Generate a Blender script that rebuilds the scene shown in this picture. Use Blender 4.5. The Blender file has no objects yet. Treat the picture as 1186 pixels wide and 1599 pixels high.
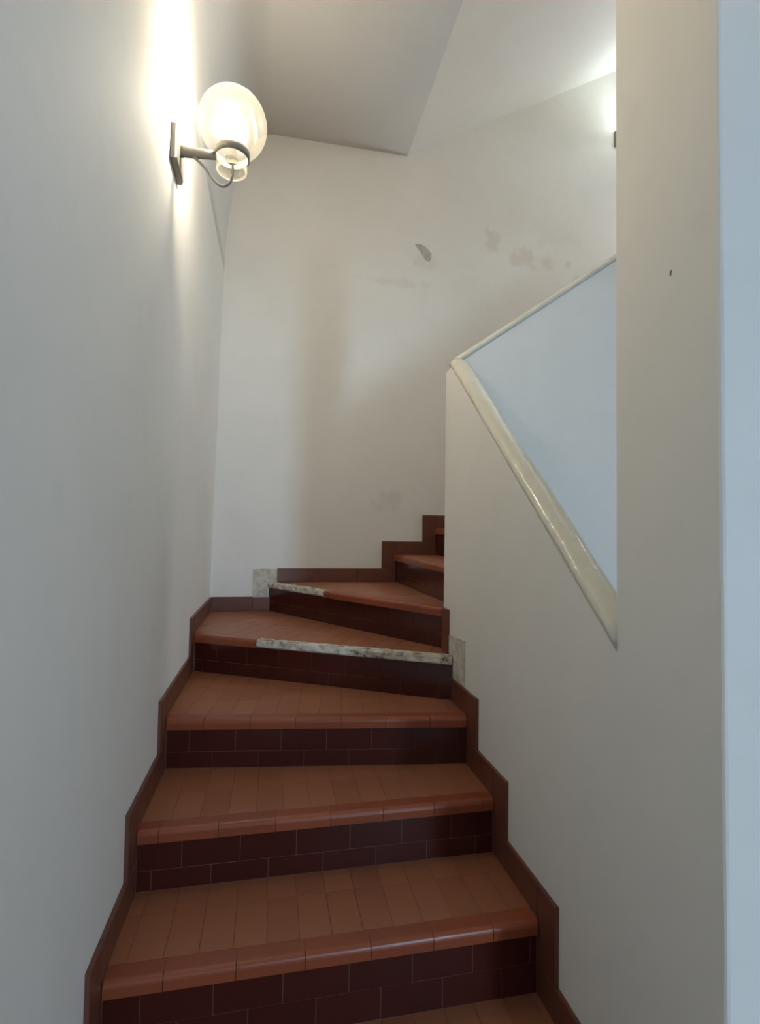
import bpy, math, random
from mathutils import Vector, Matrix
random.seed(7)
SC = bpy.context.scene
COL = SC.collection

# ---------------------------------------------------------------- camera
F_PX, YAW, PITCH, ROLL, CAM_Z = 825.28, 0.19990, 0.03773, 0.0154, 1.3623
fw = Vector((math.sin(YAW)*math.cos(PITCH), math.cos(YAW)*math.cos(PITCH), math.sin(PITCH)))
rt = Vector((math.cos(YAW), -math.sin(YAW), 0.0))
up = rt.cross(fw)
rt2 = rt*math.cos(ROLL) + up*math.sin(ROLL)
up2 = -rt*math.sin(ROLL) + up*math.cos(ROLL)
cam_data = bpy.data.cameras.new('camera')
cam_data.sensor_fit = 'VERTICAL'
cam_data.sensor_height = 36.0
cam_data.lens = 36.0*F_PX/1599.0
cam_data.clip_start = 0.02
cam = bpy.data.objects.new('camera', cam_data)
M4 = Matrix((rt2, up2, -fw)).transposed().to_4x4()
M4.translation = Vector((0, 0, CAM_Z))
cam.matrix_world = M4
COL.objects.link(cam)
SC.camera = cam

# ---------------------------------------------------------------- world, lights, exposure
world = bpy.data.worlds.new('world')
SC.world = world
world.use_nodes = True
bg = world.node_tree.nodes['Background']
bg.inputs['Color'].default_value = (0.62, 0.78, 1.0, 1)
bg.inputs['Strength'].default_value = 1.0

SC.view_settings.view_transform = 'Standard'
SC.view_settings.look = 'None'
SC.view_settings.gamma = 1.0
SC.view_settings.use_curve_mapping = False
SC.view_settings.exposure = -0.10

def area_light(name, loc, target, sx, sy, power, color):
    d = bpy.data.lights.new(name, 'AREA')
    d.shape = 'RECTANGLE'; d.size = sx; d.size_y = sy
    d.energy = power; d.color = color
    o = bpy.data.objects.new(name, d)
    o.location = loc
    o.rotation_euler = (Vector(target)-Vector(loc)).to_track_quat('-Z', 'Y').to_euler()
    COL.objects.link(o)
    return o

# daylight entering by the glazed entrance behind the camera
area_light('daylight_entrance', (1.82, -4.27, 1.25), (1.55, 0, 1.25), 0.36, 1.8, 130, (0.50, 0.73, 1.0))
# cool fill light added in an invented hall window on the right
area_light('fill_hall_side', (4.34, -1.2, 1.6), (1.9, -1.2, 0.0), 1.6, 1.0, 3, (0.70, 0.86, 1.0))
# fill light added at an invented landing window, aimed down into the stairwell
area_light('fill_landing', (4.36, 2.55, 4.3), (0, 2.3, 0.6), 0.8, 1.1, 46, (0.84, 0.93, 1.0))

# ---------------------------------------------------------------- helpers
def mesh_obj(name, verts, faces, mat=None, parent=None, smooth=False, center=True):
    if center and verts:
        c = Vector((0, 0, 0))
        for v in verts: c += Vector(v)
        c /= len(verts)
    else:
        c = Vector((0, 0, 0))
    me = bpy.data.meshes.new(name)
    me.from_pydata([Vector(v)-c for v in verts], [], faces)
    me.update()
    if mat: me.materials.append(mat)
    if smooth:
        for p in me.polygons: p.use_smooth = True
    o = bpy.data.objects.new(name, me)
    COL.objects.link(o)
    o.location = c
    if parent:
        o.parent = parent
        o.matrix_parent_inverse = Matrix.Translation(-world_loc(parent))
    return o

WL = {}
def world_loc(o):
    v = Vector(o.location)
    if o.parent:
        # parents never rotate: parent-inverse cancels the parent's own position
        return v
    return v

def empty(name, loc):
    o = bpy.data.objects.new(name, None)
    o.empty_display_size = 0.1
    o.location = loc
    COL.objects.link(o)
    return o

def tag(o, label=None, cat=None, group=None, kind=None):
    if label: o['label'] = label
    if cat: o['category'] = cat
    if group: o['group'] = group
    if kind: o['kind'] = kind
    return o

def fix_normals(o):
    import bmesh
    bm = bmesh.new(); bm.from_mesh(o.data)
    bmesh.ops.recalc_face_normals(bm, faces=bm.faces)
    bm.to_mesh(o.data); bm.free()
    return o

def prism_geo(poly, z0, z1):
    n = len(poly)
    v = [(p[0], p[1], z0) for p in poly] + [(p[0], p[1], z1) for p in poly]
    f = [tuple(reversed(range(n))), tuple(range(n, 2*n))]
    for i in range(n):
        j = (i+1) % n
        f.append((i, j, n+j, n+i))
    return v, f

def slab(name, poly3, thick_vec, mat, parent=None, kind='structure', cuts=None):
    """polygon in space extruded by a vector"""
    n = len(poly3)
    t = Vector(thick_vec)
    v = [Vector(p) for p in poly3] + [Vector(p)+t for p in poly3]
    f = [tuple(range(n)), tuple(reversed(range(n, 2*n)))]
    for i in range(n):
        j = (i+1) % n
        f.append((i, n+i, n+j, j))
    o = mesh_obj(name, v, f, mat, parent)
    fix_normals(o)
    if kind and not parent: o['kind'] = kind
    return o

def clip_half(poly, p, nrm):
    """keep the side of point p where dot(q-p, nrm) >= 0"""
    out = []
    m = len(poly)
    for i in range(m):
        a, b = poly[i], poly[(i+1) % m]
        da = (a[0]-p[0])*nrm[0] + (a[1]-p[1])*nrm[1]
        db = (b[0]-p[0])*nrm[0] + (b[1]-p[1])*nrm[1]
        if da >= 0: out.append(a)
        if (da >= 0) != (db >= 0):
            t = da/(da-db)
            out.append((a[0]+(b[0]-a[0])*t, a[1]+(b[1]-a[1])*t))
    res = []
    for q in out:
        if not res or math.hypot(q[0]-res[-1][0], q[1]-res[-1][1]) > 1e-5: res.append(q)
    if len(res) > 1 and math.hypot(res[0][0]-res[-1][0], res[0][1]-res[-1][1]) < 1e-5: res.pop()
    return res

def poly_area(p):
    return 0.5*sum(p[i][0]*p[(i+1) % len(p)][1]-p[(i+1) % len(p)][0]*p[i][1] for i in range(len(p)))

def ccw(p):
    return list(p) if poly_area(p) > 0 else list(reversed(p))

def clip_poly(poly, convex):
    convex = ccw(convex)
    for i in range(len(convex)):
        a, b = convex[i], convex[(i+1) % len(convex)]
        nrm = (-(b[1]-a[1]), b[0]-a[0])
        poly = clip_half(poly, a, nrm)
        if len(poly) < 3: return []
    return poly

def inset_poly(p, d):
    """inset a convex ccw polygon by d"""
    p = ccw(p)
    out = p
    for i in range(len(p)):
        a, b = p[i], p[(i+1) % len(p)]
        L = math.hypot(b[0]-a[0], b[1]-a[1])
        if L < 1e-6: continue
        n = (-(b[1]-a[1])/L, (b[0]-a[0])/L)
        out = clip_half(out, (a[0]+n[0]*d, a[1]+n[1]*d), n)
        if len(out) < 3: return []
    return out

# ---------------------------------------------------------------- materials
def new_mat(name):
    m = bpy.data.materials.new(name)
    m.use_nodes = True
    nt = m.node_tree
    b = nt.nodes['Principled BSDF']
    return m, nt, b

def ramp(nt, fac, stops):
    r = nt.nodes.new('ShaderNodeValToRGB')
    el = r.color_ramp.elements
    while len(el) < len(stops): el.new(0.5)
    for e, (p, c) in zip(el, stops):
        e.position = p; e.color = (*c, 1)
    nt.links.new(fac, r.inputs['Fac'])
    return r.outputs['Color']

def geo_pos(nt):
    g = nt.nodes.new('ShaderNodeNewGeometry')
    return g.outputs['Position']

def noise(nt, vec, scale, detail=4, rough=0.55):
    n = nt.nodes.new('ShaderNodeTexNoise')
    n.inputs['Scale'].default_value = scale
    n.inputs['Detail'].default_value = detail
    n.inputs['Roughness'].default_value = rough
    nt.links.new(vec, n.inputs['Vector'])
    return n.outputs['Fac']

def mixc(nt, fac, a, b):
    m = nt.nodes.new('ShaderNodeMix')
    m.data_type = 'RGBA'
    if isinstance(fac, float): m.inputs['Factor'].default_value = fac
    else: nt.links.new(fac, m.inputs['Factor'])
    for k, x in (('A', a), ('B', b)):
        s = [i for i in m.inputs if i.name == k and i.type == 'RGBA'][0]
        if isinstance(x, tuple): s.default_value = (*x, 1)
        else: nt.links.new(x, s)
    return [o for o in m.outputs if o.type == 'RGBA'][0]

def math_node(nt, op, a, b=None):
    m = nt.nodes.new('ShaderNodeMath'); m.operation = op
    for i, x in enumerate((a, b)):
        if x is None: continue
        if isinstance(x, (int, float)): m.inputs[i].default_value = x
        else: nt.links.new(x, m.inputs[i])
    return m.outputs[0]

def bump(nt, b, h, strength, dist):
    n = nt.nodes.new('ShaderNodeBump')
    n.inputs['Strength'].default_value = strength
    n.inputs['Distance'].default_value = dist
    nt.links.new(h, n.inputs['Height'])
    nt.links.new(n.outputs['Normal'], b.inputs['Normal'])

def stain_mask(nt, pos, centre, size, nz, thr=0.5):
    """irregular patch around a world point (a stain with a shape of its own)"""
    sub = nt.nodes.new('ShaderNodeVectorMath'); sub.operation = 'SUBTRACT'
    nt.links.new(pos, sub.inputs[0]); sub.inputs[1].default_value = centre
    div = nt.nodes.new('ShaderNodeVectorMath'); div.operation = 'DIVIDE'
    nt.links.new(sub.outputs[0], div.inputs[0]); div.inputs[1].default_value = size
    ln = nt.nodes.new('ShaderNodeVectorMath'); ln.operation = 'LENGTH'
    nt.links.new(div.outputs[0], ln.inputs[0])
    s = math_node(nt, 'ADD', ln.outputs['Value'], math_node(nt, 'MULTIPLY', math_node(nt, 'SUBTRACT', nz, 0.5), 2.6))
    mr = nt.nodes.new('ShaderNodeMapRange')
    mr.inputs['From Min'].default_value = 1.0
    mr.inputs['From Max'].default_value = thr
    nt.links.new(s, mr.inputs['Value'])
    return mr.outputs['Result']

def plaster(name, c0, c1, stains=(), rough=0.75):
    m, nt, b = new_mat(name)
    pos = geo_pos(nt)
    n1 = noise(nt, pos, 2.2, 3, 0.6)
    col = ramp(nt, n1, [(0.3, c0), (0.7, c1)])
    n2 = noise(nt, pos, 9.0, 2, 0.6)
    col = mixc(nt, math_node(nt, 'MULTIPLY', ramp_val(nt, n2, 0.55, 0.8), 0.18), col, tuple(x*0.86 for x in c0))
    nz = noise(nt, pos, 12.0, 3, 0.65) if stains else None
    for cen, size, nsc, colr, amt in stains:
        mk = stain_mask(nt, pos, cen, size, nz)
        col = mixc(nt, math_node(nt, 'MULTIPLY', mk, amt*0.7), col, colr)
    nt.links.new(col, b.inputs['Base Color'])
    b.inputs['Roughness'].default_value = rough
    b.inputs['Specular IOR Level'].default_value = 0.25
    h = math_node(nt, 'ADD', math_node(nt, 'MULTIPLY', noise(nt, pos, 5.0, 1, 0.5), 1.0), math_node(nt, 'MULTIPLY', noise(nt, pos, 60.0, 2, 0.6), 0.12))
    bump(nt, b, h, 0.25, 0.012)
    return m

def ramp_val(nt, v, a, b_):
    mr = nt.nodes.new('ShaderNodeMapRange')
    mr.inputs['From Min'].default_value = a
    mr.inputs['From Max'].default_value = b_
    nt.links.new(v, mr.inputs['Value'])
    return mr.outputs['Result']

CREAM0, CREAM1 = (0.80, 0.775, 0.71), (0.84, 0.815, 0.755)
M_WALL = plaster('painted_plaster', CREAM0, CREAM1)
BEIGE = (0.56, 0.45, 0.32)
M_BACK = plaster('painted_plaster_stained', (0.80, 0.775, 0.72), (0.84, 0.815, 0.765), stains=[
    ((1.41, 3.264, 3.32), (0.075, 1, 0.10), 11.0, BEIGE, 0.38),
    ((1.64, 3.264, 3.235), (0.13, 1, 0.075), 13.0, BEIGE, 0.42),
    ((1.80, 3.264, 3.21), (0.07, 1, 0.05), 15.0, BEIGE, 0.30),
    ((1.96, 3.264, 3.23), (0.03, 1, 0.03), 20.0, BEIGE, 0.35),
    ((2.03, 3.264, 3.12), (0.05, 1, 0.05), 17.0, BEIGE, 0.40),
    ((1.90, 3.264, 3.42), (0.20, 1, 0.12), 8.0, (0.62, 0.585, 0.52), 0.14),
    ((1.30, 3.264, 2.95), (0.22, 1, 0.12), 9.0, (0.64, 0.60, 0.54), 0.14),
    ((0.75, 3.264, 2.97), (0.26, 1, 0.03), 7.0, (0.58, 0.55, 0.50), 0.28),
    ((0.72, 3.264, 1.56), (0.10, 1, 0.09), 14.0, (0.58, 0.53, 0.48), 0.35),
    ((0.95, 3.264, 3.13), (0.10, 1, 0.06), 14.0, (0.62, 0.58, 0.52), 0.35)])
M_CEIL = plaster('ceiling_paint', (0.87, 0.85, 0.80), (0.90, 0.88, 0.835))

def tile_mat(name, base, dark, light, rough, mottle=0.16):
    m, nt, b = new_mat(name)
    oi = nt.nodes.new('ShaderNodeObjectInfo')
    pos = geo_pos(nt)
    c = ramp(nt, oi.outputs['Random'], [(0.0, dark), (0.5, base), (1.0, light)])
    n = noise(nt, pos, 24.0, 3, 0.65)
    c = mixc(nt, math_node(nt, 'MULTIPLY', ramp_val(nt, n, 0.5, 0.75), mottle), c, tuple(x*1.25 for x in light))
    n2 = noise(nt, pos, 7.0, 4, 0.6)
    c = mixc(nt, math_node(nt, 'MULTIPLY', ramp_val(nt, n2, 0.40, 0.80), 0.16), c, tuple(x*0.75 for x in dark))
    nt.links.new(c, b.inputs['Base Color'])
    rr = math_node(nt, 'ADD', rough, math_node(nt, 'MULTIPLY', noise(nt, pos, 15.0, 2, 0.6), 0.16))
    nt.links.new(rr, b.inputs['Roughness'])
    b.inputs['Specular IOR Level'].default_value = 0.5
    h = math_node(nt, 'ADD', noise(nt, pos, 90.0, 3, 0.6), math_node(nt, 'MULTIPLY', noise(nt, pos, 12.0, 3, 0.5), 1.5))
    bump(nt, b, h, 0.2, 0.002)
    return m
M_TREAD_LIT = tile_mat('terracotta_tread_lit', (0.330, 0.122, 0.060), (0.300, 0.110, 0.054), (0.360, 0.135, 0.067), 0.32)  # terracotta with the brightness of the top faces put into the colour
M_RISER_SHADED = tile_mat('terracotta_riser_shaded', (0.060, 0.0105, 0.0072), (0.055, 0.0096, 0.0066), (0.066, 0.0117, 0.008), 0.10, 0.0)  # same terracotta, shade of the upright faces put into a darker colour
M_NOSE = tile_mat('terracotta_bullnose', (0.285, 0.068, 0.028), (0.260, 0.061, 0.026), (0.310, 0.076, 0.032), 0.24, 0.05)
M_SKIRT = tile_mat('terracotta_skirting', (0.140, 0.048, 0.028), (0.130, 0.044, 0.026), (0.150, 0.053, 0.031), 0.30)

def simple(name, col, rough=0.5, metal=0.0, spec=0.5, nscale=30.0, var=0.12, bstr=0.1, bdist=0.002):
    m, nt, b = new_mat(name)
    pos = geo_pos(nt)
    n = noise(nt, pos, nscale, 4, 0.6)
    c = ramp(nt, n, [(0.3, tuple(x*(1-var) for x in col)), (0.7, tuple(min(1, x*(1+var)) for x in col))])
    nt.links.new(c, b.inputs['Base Color'])
    b.inputs['Roughness'].default_value = rough
    b.inputs['Metallic'].default_value = metal
    b.inputs['Specular IOR Level'].default_value = spec
    bump(nt, b, n, bstr, bdist)
    return m
M_GROUT = simple('grout_bed', (0.215, 0.092, 0.060), 0.9, nscale=60)
M_FLOOR = simple('hall_floor_terracotta', (0.24, 0.115, 0.075), 0.4, nscale=45, var=0.25, bstr=0.0)
M_METAL = simple('grey_painted_metal', (0.20, 0.185, 0.155), 0.5, 0.0, nscale=40, var=0.06, bstr=0.03)
M_CABLE = simple('grey_cable', (0.22, 0.20, 0.17), 0.5, nscale=40, var=0.05, bstr=0.0)
M_FRAME = simple('white_window_frame', (0.7, 0.7, 0.68), 0.4, nscale=10, var=0.04, bstr=0.02)
M_CHIP = simple('bare_grey_plaster', (0.50, 0.45, 0.41), 0.9, nscale=55, var=0.2, bstr=0.4)
M_NICK = simple('dark_nick', (0.25, 0.18, 0.12), 0.9, nscale=90)

def mortar_mat():
    m, nt, b = new_mat('old_mortar')
    pos = geo_pos(nt)
    n = noise(nt, pos, 26.0, 5, 0.65)
    c = ramp(nt, n, [(0.36, (0.11, 0.085, 0.055)), (0.42, (0.42, 0.37, 0.29)), (0.55, (0.68, 0.63, 0.54)), (0.75, (0.78, 0.73, 0.64))])
    nt.links.new(c, b.inputs['Base Color'])
    b.inputs['Roughness'].default_value = 0.92
    bump(nt, b, noise(nt, pos, 70.0, 5, 0.7), 0.6, 0.004)
    return m
M_MORTAR = mortar_mat()
M_MORTAR2 = simple('pale_mortar', (0.58, 0.54, 0.46), 0.95, nscale=35, var=0.3, bstr=0.5, bdist=0.004)

def gloss_mat():
    m, nt, b = new_mat('glossy_cream_enamel')
    pos = geo_pos(nt)
    n = noise(nt, pos, 14.0, 4, 0.6)
    c = ramp(nt, n, [(0.3, (0.74, 0.69, 0.56)), (0.7, (0.80, 0.76, 0.64))])
    nt.links.new(c, b.inputs['Base Color'])
    b.inputs['Roughness'].default_value = 0.16
    b.inputs['Coat Weight'].default_value = 0.5
    b.inputs['Coat Roughness'].default_value = 0.08
    h = math_node(nt, 'ADD', noise(nt, pos, 18.0, 3, 0.5), math_node(nt, 'MULTIPLY', noise(nt, pos, 70.0, 3, 0.5), 0.25))
    bump(nt, b, h, 0.5, 0.01)
    return m
M_ENAMEL = gloss_mat()

def globe_mat(name, scatter):
    m, nt, b = new_mat(name)
    nt.nodes.remove(b)
    out = nt.nodes['Material Output']
    tc = nt.nodes.new('ShaderNodeTexCoord')
    w = nt.nodes.new('ShaderNodeTexWave')
    w.wave_type = 'RINGS'
    w.inputs['Scale'].default_value = 9.0
    w.inputs['Distortion'].default_value = 5.0
    w.inputs['Detail'].default_value = 2.0
    nt.links.new(tc.outputs['Object'], w.inputs['Vector'])
    bp = nt.nodes.new('ShaderNodeBump')
    bp.inputs['Strength'].default_value = 0.35
    bp.inputs['Distance'].default_value = 0.004
    nt.links.new(w.outputs['Fac'], bp.inputs['Height'])
    tr = nt.nodes.new('ShaderNodeBsdfTransparent')
    tr.inputs['Color'].default_value = (1.0, 0.97, 0.90, 1)
    tl = nt.nodes.new('ShaderNodeBsdfTranslucent')
    tl.inputs['Color'].default_value = (0.92, 0.88, 0.74, 1)
    nt.links.new(bp.outputs['Normal'], tl.inputs['Normal'])
    gl = nt.nodes.new('ShaderNodeBsdfGlossy')
    gl.inputs['Roughness'].default_value = 0.25
    nt.links.new(bp.outputs['Normal'], gl.inputs['Normal'])
    mx = nt.nodes.new('ShaderNodeMixShader'); mx.inputs[0].default_value = scatter
    nt.links.new(tr.outputs[0], mx.inputs[1]); nt.links.new(tl.outputs[0], mx.inputs[2])
    mx2 = nt.nodes.new('ShaderNodeMixShader'); mx2.inputs[0].default_value = 0.06
    nt.links.new(mx.outputs[0], mx2.inputs[1]); nt.links.new(gl.outputs[0], mx2.inputs[2])
    nt.links.new(mx2.outputs[0], out.inputs['Surface'])
    return m
M_GLOBE = globe_mat('swirled_frosted_glass', 0.024)
M_NECK = globe_mat('frosted_neck_glass', 0.2)

def bulb_mat(name, col, strength):
    m, nt, b = new_mat(name)
    b.inputs['Base Color'].default_value = (0.9, 0.9, 0.85, 1)
    b.inputs['Emission Color'].default_value = (*col, 1)
    b.inputs['Emission Strength'].default_value = strength
    return m

def pane_mat():
    m, nt, b = new_mat('window_glass')
    nt.nodes.remove(b)
    tr = nt.nodes.new('ShaderNodeBsdfTransparent')
    gl = nt.nodes.new('ShaderNodeBsdfGlossy'); gl.inputs['Roughness'].default_value = 0.02
    mx = nt.nodes.new('ShaderNodeMixShader'); mx.inputs[0].default_value = 0.06
    nt.links.new(tr.outputs[0], mx.inputs[1]); nt.links.new(gl.outputs[0], mx.inputs[2])
    nt.links.new(mx.outputs[0], nt.nodes['Material Output'].inputs['Surface'])
    return m
M_PANE = pane_mat()

# ---------------------------------------------------------------- main dimensions (metres)
XL, XR = -0.353, 0.704          # stair-side faces of left and right wall
YB = 3.264                      # stair-side face of the back wall
YC = 2.111                      # stair-side face of the upper parapet (corner of the well)
TH = 0.060                      # parapet thickness
Y_END, Y_OPEN = 0.718, 0.984    # pillar between these
ZC = 3.816                      # level ceiling
X_CREASE, SLOPE = 0.807, 0.570  # where the soffit starts to climb
Z_SPRING, LEAN = 2.917, 0.032   # coved corner springs here; the left wall leans in a little
X_COVE = -0.056
X_FAR = 4.2
Z_HALL, Y_HALL = 2.35, 0.45     # low ceiling over the hall behind the camera, ending above the foot of the stairs
Y_REAR = -4.2
RISE = 0.17
def ZS(k): return 0.18 if k == 0 else (0.0 if k < 0 else 0.37+(k-1)*RISE)
CAP0, CAP_SLOPE = 1.126, 0.867  # underside of the lower coping at Y=0.99, and its slope
def cap_z(y): return CAP0+CAP_SLOPE*(y-0.99)
UP0, UP_SLOPE = 2.058, 0.71     # underside of the upper coping at X=0.728
def up_z(x): return UP0+UP_SLOPE*(x-0.728)

# ---------------------------------------------------------------- structure
def xl_at(z): return XL+LEAN*max(0.0, z-0.96)/(Z_SPRING-0.96)
slab('floor', [(-0.6, Y_REAR-.2, 0), (X_FAR+.2, Y_REAR-.2, 0), (X_FAR+.2, YB+.1, 0), (-0.6, YB+.1, 0)], (0, 0, -0.15), M_FLOOR)
# left wall with the coved junction to the ceiling: a grid so that the plaster undulates
def wall_left():
    prof = [(xl_at(z), z) for z in (0.0, 0.5, 1.0, 1.5, 2.0, 2.5, Z_SPRING)]
    y0, y1, ny = Y_REAR-.1, YB+.08, 24
    v, f = [], []
    for j in range(ny+1):
        y = y0+(y1-y0)*j/ny
        for (x, z) in prof:
            v.append((x, y, z))
        for (x, z) in [(-0.62, Z_SPRING), (-0.62, 0.0)]:
            v.append((x, y, z))
    m = len(prof)+2
    for j in range(ny):
        for i in range(m):
            a, b = j*m+i, j*m+(i+1) % m
            f.append((a, b, b+m, a+m))
    f.append(tuple(range(m))); f.append(tuple(reversed(range(ny*m, ny*m+m))))
    o = mesh_obj('wall_left', v, f, M_WALL); fix_normals(o); o['kind'] = 'structure'
wall_left()

def ceiling():
    n = 14
    xs = xl_at(Z_SPRING)
    prof = []
    for i in range(n+1):
        a = math.pi/2*i/n
        prof.append((xs+(X_COVE-xs)*(1-math.cos(a)), Z_SPRING+(ZC-Z_SPRING)*math.sin(a)))
    prof += [(X_CREASE, ZC)]
    back = [(X_CREASE, ZC+.2), (-0.62, ZC+.2), (-0.62, Z_SPRING)]
    ring = prof+back
    m = len(ring)
    v, f = [], []
    ys = (Y_HALL-.12, 1.0, 2.2, YB+.08)
    for y in ys:
        for (x, z) in ring: v.append((x, y, z))
    for j in range(len(ys)-1):
        for i in range(m):
            a, b = j*m+i, j*m+(i+1) % m
            f.append((a, b, b+m, a+m))
    f.append(tuple(range(m))); f.append(tuple(reversed(range((len(ys)-1)*m, len(ys)*m))))
    o = mesh_obj('ceiling', v, f, M_CEIL); fix_normals(o); o['kind'] = 'structure'
    k = len(prof)-2
    for p in o.data.polygons:
        p.use_smooth = len(p.vertices) == 4 and all(o.data.vertices[i].co.z+o.location.z <= ZC+.01 for i in p.vertices)
ceiling()
XE = X_FAR+.05
slab('ceiling_soffit', [(X_CREASE, Y_HALL, ZC), (XE, Y_HALL, ZC+SLOPE*(XE-X_CREASE)), (XE, YB+.08, ZC+SLOPE*(XE-X_CREASE)), (X_CREASE, YB+.08, ZC)], (0, 0, 0.2), M_CEIL)
slab('ceiling_hall', [(-0.62, Y_REAR-.1, Z_HALL), (XE, Y_REAR-.1, Z_HALL), (XE, Y_HALL-.12, Z_HALL), (-0.62, Y_HALL-.12, Z_HALL)], (0, 0, 0.15), M_CEIL)
slab('wall_bulkhead', [(-0.62, Y_HALL, Z_HALL), (XE, Y_HALL, Z_HALL), (XE, Y_HALL, ZC+SLOPE*(XE-X_CREASE)+.2), (X_CREASE, Y_HALL, ZC+.2), (-0.62, Y_HALL, ZC+.2)], (0, -0.12, 0), M_WALL)
wall_back_obj = slab('wall_back', [(-0.6, YB, 0), (XE, YB, 0), (XE, YB, 6.2), (-0.6, YB, 6.2)], (0, 0.2, 0), M_BACK)
# right wall: solid parapet following the lower flight, and the full-height pillar at its near end
wall_right_obj = slab('wall_right', [(XR, Y_OPEN, 0), (XR, YC-TH, 0), (XR, YC-TH, cap_z(YC-TH)), (XR, Y_OPEN, cap_z(Y_OPEN))], (TH, 0, 0), M_WALL)
def pillar():
    rnd = random.Random(5)
    T, n = 0.15, 90
    v, f = [], []
    w = 0.0
    for i in range(n+1):
        z = (ZC+.1)*i/n
        w = w*0.72+rnd.uniform(-.0011, .0011)
        c = 0.006
        ring = [(XR, Y_END+c+w), (XR+c*.35, Y_END+c*.35+w*.6), (XR+c, Y_END), (XR+T, Y_END), (XR+T, Y_OPEN), (XR, Y_OPEN)]
        v += [(x, y, z) for x, y in ring]
    for i in range(n):
        for j in range(6):
            q, r = i*6+j, i*6+(j+1) % 6
            f.append((q, r, r+6, q+6))
    f.append(tuple(reversed(range(6)))); f.append(tuple(range(n*6, n*6+6)))
    o = mesh_obj('wall_pillar', v, f, M_WALL); fix_normals(o); o['kind'] = 'structure'
    return o
pillar_obj = pillar()
# parapet of the upper flight
slab('wall_parapet', [(XR, YC, 0), (X_FAR, YC, 0), (X_FAR, YC, up_z(X_FAR)), (XR, YC, up_z(XR))], (0, -TH, 0), M_WALL)

def wall_with_hole(name, axis, c, a0, a1, z0, z1, h0, h1, hz0, hz1, thick, mat):
    """wall in a plane axis=c spanning a0..a1, with one rectangular opening"""
    def P(a, z): return (c, a, z) if axis == 'x' else (a, c, z)
    t = (thick, 0, 0) if axis == 'x' else (0, thick, 0)
    A = [a0, h0, h1, a1]; Zs = [z0, hz0, hz1, z1]
    v, f = [], []
    for off in (0, 1):
        for z in Zs:
            for a in A:
                p = Vector(P(a, z)) + Vector(t)*off
                v.append(p)
    for off in (0, 16):
        for i in range(3):
            for j in range(3):
                if i == 1 and j == 1: continue
                q = off+i*4+j
                f.append((q, q+1, q+5, q+4))
    for (p, q) in ((5, 6), (6, 10), (10, 9), (9, 5)): f.append((p, q, q+16, p+16))
    border = [0, 1, 2, 3, 7, 11, 15, 14, 13, 12, 8, 4]
    for i in range(12):
        p, q = border[i], border[(i+1) % 12]
        f.append((p, q, q+16, p+16))
    o = mesh_obj(name, v, f, mat); fix_normals(o); o['kind'] = 'structure'
    return o

def box_geo(x0, x1, y0, y1, z0, z1):
    return prism_geo([(x0, y0), (x1, y0), (x1, y1), (x0, y1)], z0, z1)

def box(name, x0, x1, y0, y1, z0, z1, mat, parent=None):
    v, f = box_geo(x0, x1, y0, y1, z0, z1)
    return mesh_obj(name, v, f, mat, parent)

def window(name, axis, c, h0, h1, hz0, hz1, side):
    root = empty(name, (0, 0, 0)); root['kind'] = 'structure'
    w = 0.045
    def B(nm, a0, a1, z0, z1, d0, d1, mat):
        lo, hi = sorted((c+side*d0, c+side*d1))
        if axis == 'x': return box(nm, lo, hi, a0, a1, z0, z1, mat, root)
        return box(nm, a0, a1, lo, hi, z0, z1, mat, root)
    B('frame_jamb', h0, h0+w, hz0, hz1, .02, .06, M_FRAME); B('frame_jamb', h1-w, h1, hz0, hz1, .02, .06, M_FRAME)
    B('frame_rail', h0+w, h1-w, hz0, hz0+w, .02, .06, M_FRAME); B('frame_rail', h0+w, h1-w, hz1-w, hz1, .02, .06, M_FRAME)
    B('pane', h0+w, h1-w, hz0+w, hz1-w, .037, .042, M_PANE)
wall_with_hole('wall_rear', 'y', Y_REAR, -0.6, XE, 0, ZC+.1, 1.60, 2.04, 0.25, 2.22, -0.2, M_WALL)
window('window_1', 'y', Y_REAR, 1.60, 2.04, 0.25, 2.22, -1)
wall_with_hole('wall_hall', 'x', X_FAR, Y_REAR-.1, Y_END, 0, ZC+.1, -2.05, -0.35, 1.0, 2.2, 0.2, M_WALL)
window('window_added_2', 'x', X_FAR, -2.05, -0.35, 1.0, 2.2, 1)  # unseen window, made up to go with the hall fill light
wall_with_hole('wall_landing', 'x', X_FAR, Y_END, YB+.1, 0, 6.2, 2.17, 3.07, 3.7, 4.95, 0.2, M_WALL)
window('window_added_3', 'x', X_FAR, 2.17, 3.07, 3.7, 4.95, 1)  # unseen window, made up to go with the landing fill light

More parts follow.
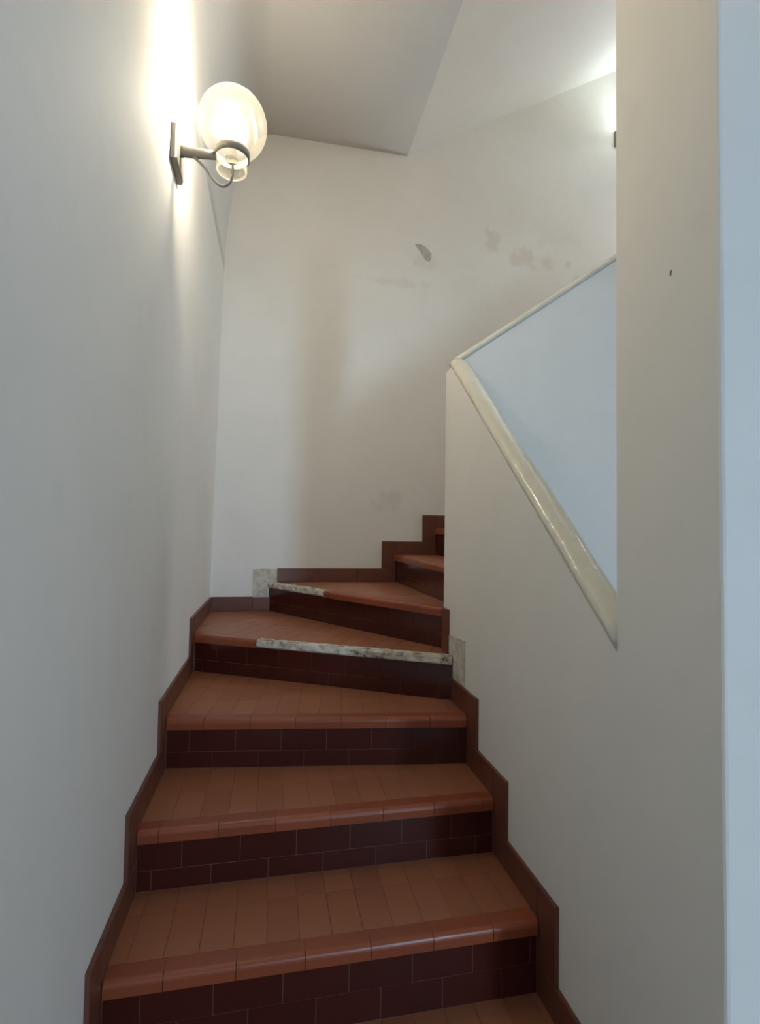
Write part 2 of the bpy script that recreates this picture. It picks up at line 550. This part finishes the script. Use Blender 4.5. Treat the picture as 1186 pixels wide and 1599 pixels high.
# ---------------------------------------------------------------- staircase
LIP = 0.014      # nosing overhang in front of the riser face
NOSE_D = 0.050   # depth of the bullnose piece
LIP_H = 0.036
TW, TL = 0.0785, 0.157
GAP = 0.0015
NOSES = {  # nosing line of each tread: left end, right end
    0: ((XL, 1.000), (XR, 1.000)),
    1: ((XL, 1.280), (XR, 1.284)),
    2: ((XL, 1.5615), (XR, 1.567)),
    3: ((XL, 1.938), (XR, 1.802)),
    4: ((XL, 2.567), (XR, 1.971)),
    5: ((-0.031, YB), (XR, YC+.002)),
    6: ((0.753, YB), (0.753, YC)),
}
xk = 1.016
for k in range(7, 17):
    NOSES[k] = ((xk, YB), (xk, YC)); xk += 0.264
LAST = 13
def foot_poly(k, d):
    """tread outline from its own nosing line to d beyond the next nosing line"""
    if k >= 6:
        x1 = NOSES[k+1][0][0]+d if k < LAST else X_FAR
        return [(NOSES[k][0][0], YC), (x1, YC), (x1, YB), (NOSES[k][0][0], YB)]
    poly = [(XL, 0.5), (XR, 0.5), (XR, YB), (XL, YB)] if k < 5 else [(-0.2, YC), (0.753+d, YC), (0.753+d, YB), (-0.2, YB)]
    def line(kk):
        a, b = Vector(NOSES[kk][0]), Vector(NOSES[kk][1])
        u = (b-a).normalized()
        return a, Vector((-u.y, u.x))
    a, v = line(k)
    poly = clip_half(poly, a, v)
    if k < 5:
        a, v = line(k+1)
        poly = clip_half(poly, a+v*d, -v)
    return poly
FOOT = {k: foot_poly(k, 0.0) for k in range(0, LAST+1)}

stair = empty('staircase', (0.175, 1.0, 0.0))
tag(stair, 'red-brown terracotta tiled staircase winding up to the right between white walls', 'staircase')
COUNT = {'t': 0, 'r': 0, 'n': 0}

def frame_of(k):
    a, b = Vector(NOSES[k][0]), Vector(NOSES[k][1])
    u = (b-a).normalized()
    v = Vector((-u.y, u.x))      # into the step
    c = sum((Vector(p) for p in FOOT[k]), Vector((0, 0)))/len(FOOT[k])
    if (c-a).dot(v) < 0: v = -v
    return a, b, u, v

def tile_prism(name, poly, z_bot, z_top, mat, parent, ch=0.0006):
    poly = ccw(poly)
    ins = inset_poly(poly, ch)
    if len(ins) != len(poly):
        v, f = prism_geo(poly, z_bot, z_top)
        return mesh_obj(name, v, f, mat, parent)
    # order the inset polygon to match the outline
    best = min(range(len(ins)), key=lambda s: sum(math.hypot(ins[(i+s) % len(ins)][0]-poly[i][0], ins[(i+s) % len(ins)][1]-poly[i][1]) for i in range(len(poly))))
    ins = [ins[(i+best) % len(ins)] for i in range(len(ins))]
    n = len(poly)
    v = [(p[0], p[1], z_bot) for p in poly]+[(p[0], p[1], z_top-ch*.7) for p in poly]+[(p[0], p[1], z_top) for p in ins]
    f = [tuple(reversed(range(n))), tuple(range(2*n, 3*n))]
    for L in (0, n):
        for i in range(n):
            j = (i+1) % n
            f.append((L+i, L+j, L+n+j, L+n+i))
    return mesh_obj(name, v, f, mat, parent)

def nosing_geo(a, u, v, s0, s1, z):
    """bullnose piece between s0 and s1 along the nosing line"""
    R = 0.014
    prof = [(NOSE_D, z-0.009), (NOSE_D, z)]
    for i in range(6):
        t = math.pi/2*i/5
        prof.append((R-R*math.sin(t), z-R+R*math.cos(t)))
    prof += [(0.0015, z-LIP_H), (0.011, z-LIP_H), (0.012, z-0.009)]
    V, Fc = [], []
    n = len(prof)
    for s in (s0, s1):
        for (d, zz) in prof:
            p = a+u*s+v*d
            V.append((p.x, p.y, zz))
    for i in range(n):
        j = (i+1) % n
        Fc.append((i, j, n+j, n+i))
    Fc.append(tuple(range(n))); Fc.append(tuple(reversed(range(n, 2*n))))
    return V, Fc

def wall_tile(name, p0, p1, z0, z1, depth_vec, mat, parent, ch=0.0006):
    """flat tile standing on a vertical plane: from p0 to p1 (2D), proud by depth_vec"""
    p0, p1 = Vector(p0), Vector(p1)
    d = Vector(depth_vec)
    L = (p1-p0).length
    e = (p1-p0)/L
    def ringpts(off, i):
        q0, q1 = p0+e*i+d*off, p1-e*i+d*off
        return [(q0.x, q0.y, z0+i), (q1.x, q1.y, z0+i), (q1.x, q1.y, z1-i), (q0.x, q0.y, z1-i)]
    V = ringpts(0, 0)+ringpts(0.85, 0)+ringpts(1.0, ch)
    Fc = [(0, 1, 2, 3), (11, 10, 9, 8)]
    for L_ in (0, 4):
        for i in range(4):
            j = (i+1) % 4
            Fc.append((L_+i, L_+4+i, L_+4+j, L_+j))
    o = mesh_obj(name, V, Fc, mat, parent)
    fix_normals(o)
    return o

MISSING = {4: (0.335, 9.0), 5: (-9.0, 0.56)}   # range along the nosing (from its left end) where the bullnose is gone
def build_step(k):
    z = ZS(k)
    a, b, u, v = frame_of(k)
    L = (b-a).length
    foot = ccw(foot_poly(k, LIP+0.002))
    back = clip_half(ccw(foot_poly(k, LIP+0.0015)), a+v*(LIP+0.0015), v)
    zb = 0.0 if k < 7 else max(0.0, z-0.34)
    bodyv, bodyf = prism_geo(back, zb, z-0.0014)
    st = mesh_obj('step', bodyv, bodyf, M_GROUT, stair)
    # extra support under the next riser tile
    # --- bullnose pieces
    s = -0.02 if k % 2 else -0.09
    m0, m1 = MISSING.get(k, (99, 99))
    while s < L:
        s0, s1 = max(0.012, s), min(L-0.012, s+TL)
        s += TL
        if s1-s0 < 0.012: continue
        pieces = []
        if s1 <= m0 or s0 >= m1: pieces = [(s0, s1)]
        else:
            if s0 < m0: pieces.append((s0, m0))
            if s1 > m1: pieces.append((m1, s1))
        for (q0, q1) in pieces:
            V, Fc = nosing_geo(a, u, v, q0+GAP*.5, q1-GAP*.5, z)
            o = mesh_obj('nosing_tile', V, Fc, M_NOSE, st); fix_normals(o); COUNT['n'] += 1
    if k in MISSING:
        q0, q1 = max(0.012, m0), min(L-0.012, m1)
        n = 26
        rnd = random.Random(40+k)
        V, Fc = [], []
        for i in range(n+1):
            q = q0+(q1-q0)*i/n
            j1, j2, j3 = (rnd.uniform(-.003, .003) for _ in range(3))
            for (d, zz) in ((NOSE_D-.002, z-0.030), (NOSE_D-.002, z-0.0008), (0.011+j1, z-0.0012+j2*.3), (0.006+j3, z-0.007), (0.006+j1, z-0.028+j2), (0.013, z-0.034)):
                p = a+u*q+v*d
                V.append((p.x, p.y, zz))
        for i in range(n):
            for jj in range(6):
                c0, c1 = i*6+jj, i*6+(jj+1) % 6
                Fc.append((c0, c1, c1+6, c0+6))
        Fc.append(tuple(range(6))); Fc.append(tuple(reversed(range(n*6, n*6+6))))
        o = mesh_obj('exposed_mortar', V, Fc, M_MORTAR, st); fix_normals(o)
        o['label'] = 'crumbled pale mortar strip where the nosing tiles broke off'
    # --- tread tiles
    region = clip_half(foot, a+v*(NOSE_D+GAP), v)
    big = k > 8
    tw, tl = (TW, TL) if not big else (0.2, 0.4)
    # grid in local frame
    us = [((Vector(p)-a).dot(u)) for p in region]
    vs = [((Vector(p)-a).dot(v)) for p in region]
    ou = {0: .01, 1: -.03, 2: .012, 3: -.02, 4: 0.0, 5: .02}.get(k, 0)
    i0, i1 = int(math.floor((min(us)-ou)/tw))-1, int(math.ceil((max(us)-ou)/tw))+1
    j1 = int(math.ceil((max(vs)-NOSE_D)/tl))+1
    for j in range(0, j1):
        for i in range(i0, i1):
            q0, q1 = ou+i*tw+GAP*.5, ou+(i+1)*tw-GAP*.5
            r0, r1 = NOSE_D+j*tl+GAP*.5, NOSE_D+(j+1)*tl-GAP*.5
            rect = [tuple(a+u*x+v*y) for x, y in ((q0, r0), (q1, r0), (q1, r1), (q0, r1))]
            pl = clip_poly(ccw(rect), region)
            if len(pl) < 3 or abs(poly_area(pl)) < 2.2e-4: continue
            dz = random.uniform(-0.0006, 0.0004)
            tile_prism('tread_tile', pl, z-0.0085, z+dz, M_TREAD_LIT, st); COUNT['t'] += 1
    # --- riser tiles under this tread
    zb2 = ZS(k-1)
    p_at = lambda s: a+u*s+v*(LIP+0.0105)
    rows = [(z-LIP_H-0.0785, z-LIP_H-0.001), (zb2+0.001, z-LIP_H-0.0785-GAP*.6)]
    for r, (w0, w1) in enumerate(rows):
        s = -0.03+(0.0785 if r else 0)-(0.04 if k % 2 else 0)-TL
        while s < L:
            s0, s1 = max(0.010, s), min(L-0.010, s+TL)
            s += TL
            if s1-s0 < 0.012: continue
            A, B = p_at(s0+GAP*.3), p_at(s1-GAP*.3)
            wall_tile('riser_tile', A, B, w0, w1, -v*(0.0105+random.uniform(-.0006, .0003)), M_RISER_SHADED, st); COUNT['r'] += 1
for k in range(0, LAST+1):
    build_step(k)

# ---------------------------------------------------------------- skirting tiles
SK_H, SK_T, SK_F = 0.085, 0.010, 0.078
def bb(name):
    e = empty(name, (0, 0, 0)); e['kind'] = 'structure'; return e
BL, BR, BK = bb('baseboard_left'), bb('baseboard_right'), bb('baseboard_back')
def run(parent, pfun, t0, t1, z0, z1, dvec, maxlen=0.31):
    n = max(1, int(math.ceil((t1-t0)/maxlen-1e-6)))
    for i in range(n):
        a0, a1 = t0+(t1-t0)*i/n, t0+(t1-t0)*(i+1)/n
        wall_tile('skirting_tile', pfun(a0+.001), pfun(a1-.001), z0, z1, dvec, M_SKIRT, parent, 0.002)
# left wall: horizontal strips on the treads and upright strips before the risers
for k in range(-1, 5):
    n0 = NOSES[k][0][1] if k >= 0 else 0.35
    n1 = NOSES[k+1][0][1] if k < 4 else YB
    z = ZS(k)
    y0 = n0+LIP if k >= 0 else n0
    y1 = n1+LIP if k < 4 else YB
    run(BL, lambda y: (xl_at(1.0)-.004, y), y0, y1, z+.0005, z+SK_H, (SK_T+.004, 0))
    if k >= 0:
        run(BL, lambda y: (xl_at(1.0)-.004, y), n0-SK_F, n0+LIP, ZS(k-1)+SK_H+.001, z+SK_H, (SK_T+.004, 0))
# right wall
for k in range(-1, 5):
    n0 = NOSES[k][1][1] if k >= 0 else Y_END+.01
    n1 = NOSES[k+1][1][1]
    z = ZS(k)
    y0 = n0+LIP if k >= 0 else n0
    y1 = n1+LIP if k < 4 else n1
    if k != 4:
        run(BR, lambda y: (XR, y), y0, y1, z+.0005, z+SK_H, (-SK_T, 0))
    if k >= 0 and k != 4:
        run(BR, lambda y: (XR, y), n0-SK_F, n0+LIP, ZS(k-1)+SK_H+.001, z+SK_H, (-SK_T, 0))
n5 = NOSES[5][1][1]
run(BR, lambda y: (XR, y), 2.035, YC-.001, ZS(4)+.0005, ZS(5)+.004, (-SK_T, 0))
# mortar where tiles came off beside the fourth tread
o = mesh_obj('exposed_mortar', *[[(XR-.0035+j, y, z) for (y, z), j in zip([(1.857, .800), (1.985, .800), (1.985, .882), (2.035, .882), (2.035, .955), (1.985, .9585), (1.857, .966)], [0, .001, 0, .001, 0, -.001, 0])]
    + [(XR+.001, y, z) for y, z in [(1.857, .800), (1.985, .800), (1.985, .882), (2.035, .882), (2.035, .955), (1.985, .9585), (1.857, .966)]],
    [tuple(range(7)), tuple(reversed(range(7, 14)))]+[(i, (i+1) % 7, 7+(i+1) % 7, 7+i) for i in range(7)]], M_MORTAR2, BR)
fix_normals(o); o['label'] = 'pale bare mortar where skirting tiles are missing'
# back wall
run(BK, lambda x: (x, YB), XL+.012, -0.031-.076, ZS(4)+.0005, ZS(4)+SK_H, (0, -SK_T))
run(BK, lambda x: (x, YB), -0.031-.076, -0.031+.045, ZS(4)+.0005, ZS(4)+SK_H-.004, (0, -SK_T))
run(BK, lambda x: (x, YB), 0.034, 0.753+LIP, ZS(5)+.0005, ZS(5)+SK_H, (0, -SK_T))
for k in range(6, LAST):
    x0, x1 = NOSES[k][0][0], NOSES[k+1][0][0]
    run(BK, lambda x: (x, YB), x0-SK_F, x0+LIP, ZS(k-1)+SK_H+.001, ZS(k)+SK_H, (0, -SK_T))
    run(BK, lambda x: (x, YB), x0+LIP, x1+LIP, ZS(k)+.0005, ZS(k)+SK_H, (0, -SK_T))
pts = [(-.108, ZS(4)+SK_H-.002), (-.017, ZS(4)+SK_H-.002), (-.017, 1.048), (.033, 1.048), (.033, 1.130), (-.04, 1.133), (-.109, 1.128)]
o = mesh_obj('exposed_mortar', [(x, YB-.0035, z) for x, z in pts]+[(x, YB+.001, z) for x, z in pts],
    [tuple(range(7)), tuple(reversed(range(7, 14)))]+[(i, (i+1) % 7, 7+(i+1) % 7, 7+i) for i in range(7)], M_MORTAR2, BK)
fix_normals(o); o['label'] = 'grey bare mortar where a skirting tile is missing'

# ---------------------------------------------------------------- copings
def coping(name, p0, p1, side, width, thick, label, nseg=60, seed=1, expo=2.2, cut_y=None):
    """rounded plaster capping swept from p0 to p1 (underside centre line) with a hand-made wobble"""
    rnd = random.Random(seed)
    p0, p1 = Vector(p0), Vector(p1)
    d = (p1-p0).normalized()
    s = Vector(side).normalized()
    n = s.cross(d)
    if n.z < 0: n = -n
    ph = [rnd.uniform(0, 6.28) for _ in range(6)]
    V, Fc = [], []
    m = 20
    for i in range(nseg+1):
        t = i/nseg
        L = t*(p1-p0).length
        wob = 1+.02*math.sin(L*14+ph[0])+.012*math.sin(L*31+ph[1])
        wob2 = 1+.03*math.sin(L*11+ph[2])+.02*math.sin(L*37+ph[3])
        off = .0012*math.sin(L*9+ph[4])+.0006*math.sin(L*26+ph[5])
        c = p0+(p1-p0)*t+n*(thick*.5)+s*off
        end = 1.0
        if t == 1.0 or (t == 0.0 and cut_y is None): end = 0.8
        for j in range(m):
            a = 2*math.pi*j/m
            ca, sa = math.cos(a), math.sin(a)
            x = math.copysign(abs(ca)**(2/expo), ca)*width*.5*wob*end
            y = math.copysign(abs(sa)**(2/expo), sa)*thick*.5*wob2*end
            q = c+s*x+n*y
            if i == 0 and cut_y is not None: q = q+d*((cut_y-q.y)/d.y)
            V.append(q)
    for i in range(nseg):
        for j in range(m):
            q, r = i*m+j, i*m+(j+1) % m
            Fc.append((q, r, r+m, q+m))
    Fc.append(tuple(range(m))); Fc.append(tuple(reversed(range(nseg*m, nseg*m+m))))
    o = mesh_obj(name, V, Fc, M_ENAMEL, None, smooth=True)
    fix_normals(o)
    tag(o, label, 'coping', 'glossy parapet copings')
    return o
xc = XR+TH/2
coping('parapet_coping', (xc, Y_OPEN+.03, cap_z(Y_OPEN+.03)-.003), (xc, YC-.05, cap_z(YC-.05)-.003), (1, 0, 0), TH+.014, 0.042,
       'thick glossy cream coping on the lower parapet beside the pillar', seed=3, cut_y=Y_OPEN+.001)
yc = YC-TH/2
coping('parapet_coping', (XR+.022, yc, up_z(XR+.022)-.004), (X_FAR-.02, yc, up_z(X_FAR-.02)-.006), (0, 1, 0), TH+.014, 0.032,
       'thin glossy cream coping on the upper parapet climbing to the right', seed=9, nseg=120)

# ---------------------------------------------------------------- wall lamps
def lathe(prof, n=40):
    V, Fc = [], []
    for (r, z) in prof:
        for i in range(n):
            a = 2*math.pi*i/n
            V.append((r*math.cos(a), r*math.sin(a), z))
    for k in range(len(prof)-1):
        for i in range(n):
            j = (i+1) % n
            Fc.append((k*n+i, k*n+j, (k+1)*n+j, (k+1)*n+i))
    return V, Fc

def place(V, c): return [Vector(v)+Vector(c) for v in V]

def tube(pts, r, n=10):
    V, Fc = [], []
    P = [Vector(p) for p in pts]
    for i, p in enumerate(P):
        t = (P[min(i+1, len(P)-1)]-P[max(i-1, 0)]).normalized()
        s = t.cross(Vector((0.31, 0.95, 0.05))).normalized()
        b = t.cross(s)
        for j in range(n):
            a = 2*math.pi*j/n
            V.append(p+s*(r*math.cos(a))+b*(r*math.sin(a)))
    for i in range(len(P)-1):
        for j in range(n):
            q, w = i*n+j, i*n+(j+1) % n
            Fc.append((q, w, w+n, q+n))
    Fc.append(tuple(range(n))); Fc.append(tuple(reversed(range((len(P)-1)*n, len(P)*n))))
    return V, Fc

def catmull(pts, n=8):
    P = [Vector(p) for p in pts]
    P = [P[0]*2-P[1]]+P+[P[-1]*2-P[-2]]
    out = []
    for i in range(1, len(P)-2):
        for s in range(n):
            t = s/n
            a, b, c, d = P[i-1], P[i], P[i+1], P[i+2]
            out.append(0.5*((2*b)+(c-a)*t+(2*a-5*b+4*c-d)*t*t+(3*b-a-3*c+d)*t**3))
    out.append(P[-2])
    return out

def wall_lamp(base, ang, label, light_col, power, bulb_strength, group):
    """built with the wall at local x=0, the arm along +x; then turned by ang about z"""
    root = empty('wall_lamp', base)
    R = Matrix.Rotation(ang, 4, 'Z')
    def add(nm, V, Fc, mat, parent=root, smooth=True):
        V = [R @ Vector(v)+Vector(base) for v in V]
        o = mesh_obj(nm, V, Fc, mat, parent, smooth); fix_normals(o); return o
    GX, GZ, GR = 0.174, 0.126, 0.107       # globe centre relative to the plate centre
    # mounting plate with chamfered front
    V, Fc = [], []
    for (x, i) in ((0.0, 0), (0.014, 0), (0.019, 0.007)):
        for (y, z) in ((-.066+i, -.054+i), (.066-i, -.054+i), (.066-i, .054-i), (-.066+i, .054-i)):
            V.append((x, y, z))
    Fc = [(0, 1, 2, 3), (11, 10, 9, 8)]+[(L+i, L+(i+1) % 4, L+4+(i+1) % 4, L+4+i) for L in (0, 4) for i in range(4)]
    add('mounting_plate', V, Fc, M_METAL, smooth=False)
    # arm: flattened bar, tapering towards the ring
    V, Fc = [], []
    arm = [(0.012, .021, 0.012), (0.03, .018, 0.013), (0.08, .0165, 0.015), (GX-.048, .0145, 0.017)]
    n = 14
    for (x, r, z) in arm:
        for j in range(n):
            a = 2*math.pi*j/n
            V.append((x, r*.62*math.cos(a), z+r*math.sin(a)))
    for i in range(len(arm)-1):
        for j in range(n):
            q, w = i*n+j, i*n+(j+1) % n
            Fc.append((q, w, w+n, q+n))
    Fc.append(tuple(range(n))); Fc.append(tuple(reversed(range((len(arm)-1)*n, len(arm)*n))))
    add('arm', V, Fc, M_METAL)
    # ring around the glass neck
    V, Fc = lathe([(0.0500, -.013), (0.0540, -.013), (0.0545, 0.0), (0.0540, .013), (0.0500, .013), (0.0500, -.013)])
    ring = add('ring_collar', place(V, (GX, 0, 0.026)), Fc, M_METAL)
    # globe with neck
    prof = []
    a0 = math.asin(0.047/GR)
    for i in range(33):
        a = a0+(math.pi-a0)*(i/32)
        prof.append((max(GR*math.sin(a), 0.0004), -GR*math.cos(a)))
    neck_top = prof[0][1]
    neck = [(0.0405, neck_top-.058), (0.0455, neck_top-.058), (0.0475, neck_top-.050), (0.0475, neck_top-.010)]
    V, Fc = lathe(neck[1:]+[(0.0470, neck_top-.004)], 48)
    NV, NF = place(V, (GX, 0, GZ)), Fc
    V, Fc = lathe([(0.0470, neck_top-.004)]+prof, 48)
    globe = add('globe_shade', place(V, (GX, 0, GZ)), Fc, M_GLOBE)
    add('glass_neck', NV, NF, M_NECK, globe)
    V, Fc = lathe([(0.0475, neck_top-.047), (0.0475, neck_top-.056), (0.0440, neck_top-.060), (0.0405, neck_top-.056), (0.0405, neck_top-.047)], 48)
    add('glass_rim', place(V, (GX, 0, GZ)), Fc, M_NECK, globe)
    # lamp holder and bulb
    V, Fc = lathe([(0.0004, -.075), (0.010, -.075), (0.017, -.070), (0.021, -.066), (0.021, -.060), (0.016, -.055), (0.016, -.035), (0.0004, -.035)], 24)
    add('lamp_holder', place(V, (GX, 0, GZ-.052)), Fc, M_METAL)
    bp = [(0.0004, -.05)]+[(max(.0004, 0.023*math.sin(math.pi*(i/10))**.8 if i > 2 else .013), -.05+.082*i/10) for i in range(1, 11)]
    V, Fc = lathe(bp, 20)
    add('bulb', place(V, (GX, 0, GZ-.030)), Fc, bulb_mat('lit_bulb', light_col, bulb_strength))
    # cable looping from the holder back to the arm
    cz = GZ-.052-.072
    pts = catmull([(GX+.002, 0, cz), (GX+.003, 0, cz-.035), (GX-.004, 0, cz-.066), (GX-.026, -.001, cz-.083), (GX-.052, -.001, cz-.068), (GX-.085, -.001, cz-.028), (GX-.115, 0, cz-.003), (GX-.138, 0, 0.000), (0.012, 0, 0.000)])
    V, Fc = tube(pts, 0.0042)
    add('cable', V, Fc, M_CABLE)
    d = bpy.data.lights.new('bulb_light', 'POINT')
    d.energy = power; d.color = light_col; d.shadow_soft_size = 0.028
    lo = bpy.data.objects.new('bulb_light', d)
    lo.location = R @ Vector((GX, 0, GZ+.02))
    COL.objects.link(lo)
    lo.parent = root
    d2 = bpy.data.lights.new('ceiling_fill_light', 'AREA')      # extra upward disc added inside the globe to brighten the ceiling
    d2.shape = 'DISK'; d2.size = 0.045; d2.energy = power*0.22; d2.color = light_col
    lo2 = bpy.data.objects.new('ceiling_fill_light', d2)
    lo2.location = R @ Vector((GX, 0, GZ+.034))
    lo2.rotation_euler = (math.pi, 0, 0)
    COL.objects.link(lo2)
    lo2.parent = root
    tag(root, label, 'wall lamp', group)
    return root
wall_lamp((xl_at(2.53), 1.709, 2.532), 0.0, 'lit globe wall lamp on grey bracket mounted high on the left wall', (1.0, 0.91, 0.77), 15.0, 1.8, 'globe wall lamps')
wall_lamp((2.385, YB, 4.18), -math.pi/2, 'lit wall lamp on the back wall, mostly hidden behind the pillar', (0.80, 0.97, 1.0), 1.6, 2.4, 'globe wall lamps')

# ---------------------------------------------------------------- flaws in the plaster
def flake(name, pts, normal_axis, mat, parent, label):
    n = len(pts)
    if normal_axis == 'y':
        V = [(x, YB-.0012, z) for x, z in pts]+[(x, YB+.002, z) for x, z in pts]
    else:
        V = [(XR-.0008, y, z) for y, z in pts]+[(XR+.002, y, z) for y, z in pts]
    o = mesh_obj(name, V, [tuple(range(n)), tuple(reversed(range(n, 2*n)))]+[(i, (i+1) % n, n+(i+1) % n, n+i) for i in range(n)], mat, parent)
    fix_normals(o); o['label'] = label
flake('plaster_chip', [(.866, 3.236), (.905, 3.243), (.945, 3.225), (.978, 3.185), (.978, 3.155), (.962, 3.130), (.938, 3.140), (.905, 3.188)], 'y', M_CHIP, wall_back_obj, 'grey chip where paint flaked off the back wall')
flake('plaster_nick', [(.8245, 1.849), (.829, 1.8485), (.8300, 1.8405), (.8265, 1.8395)], 'x', M_NICK, pillar_obj, 'small dark nick in the pillar')
print('tiles', COUNT)
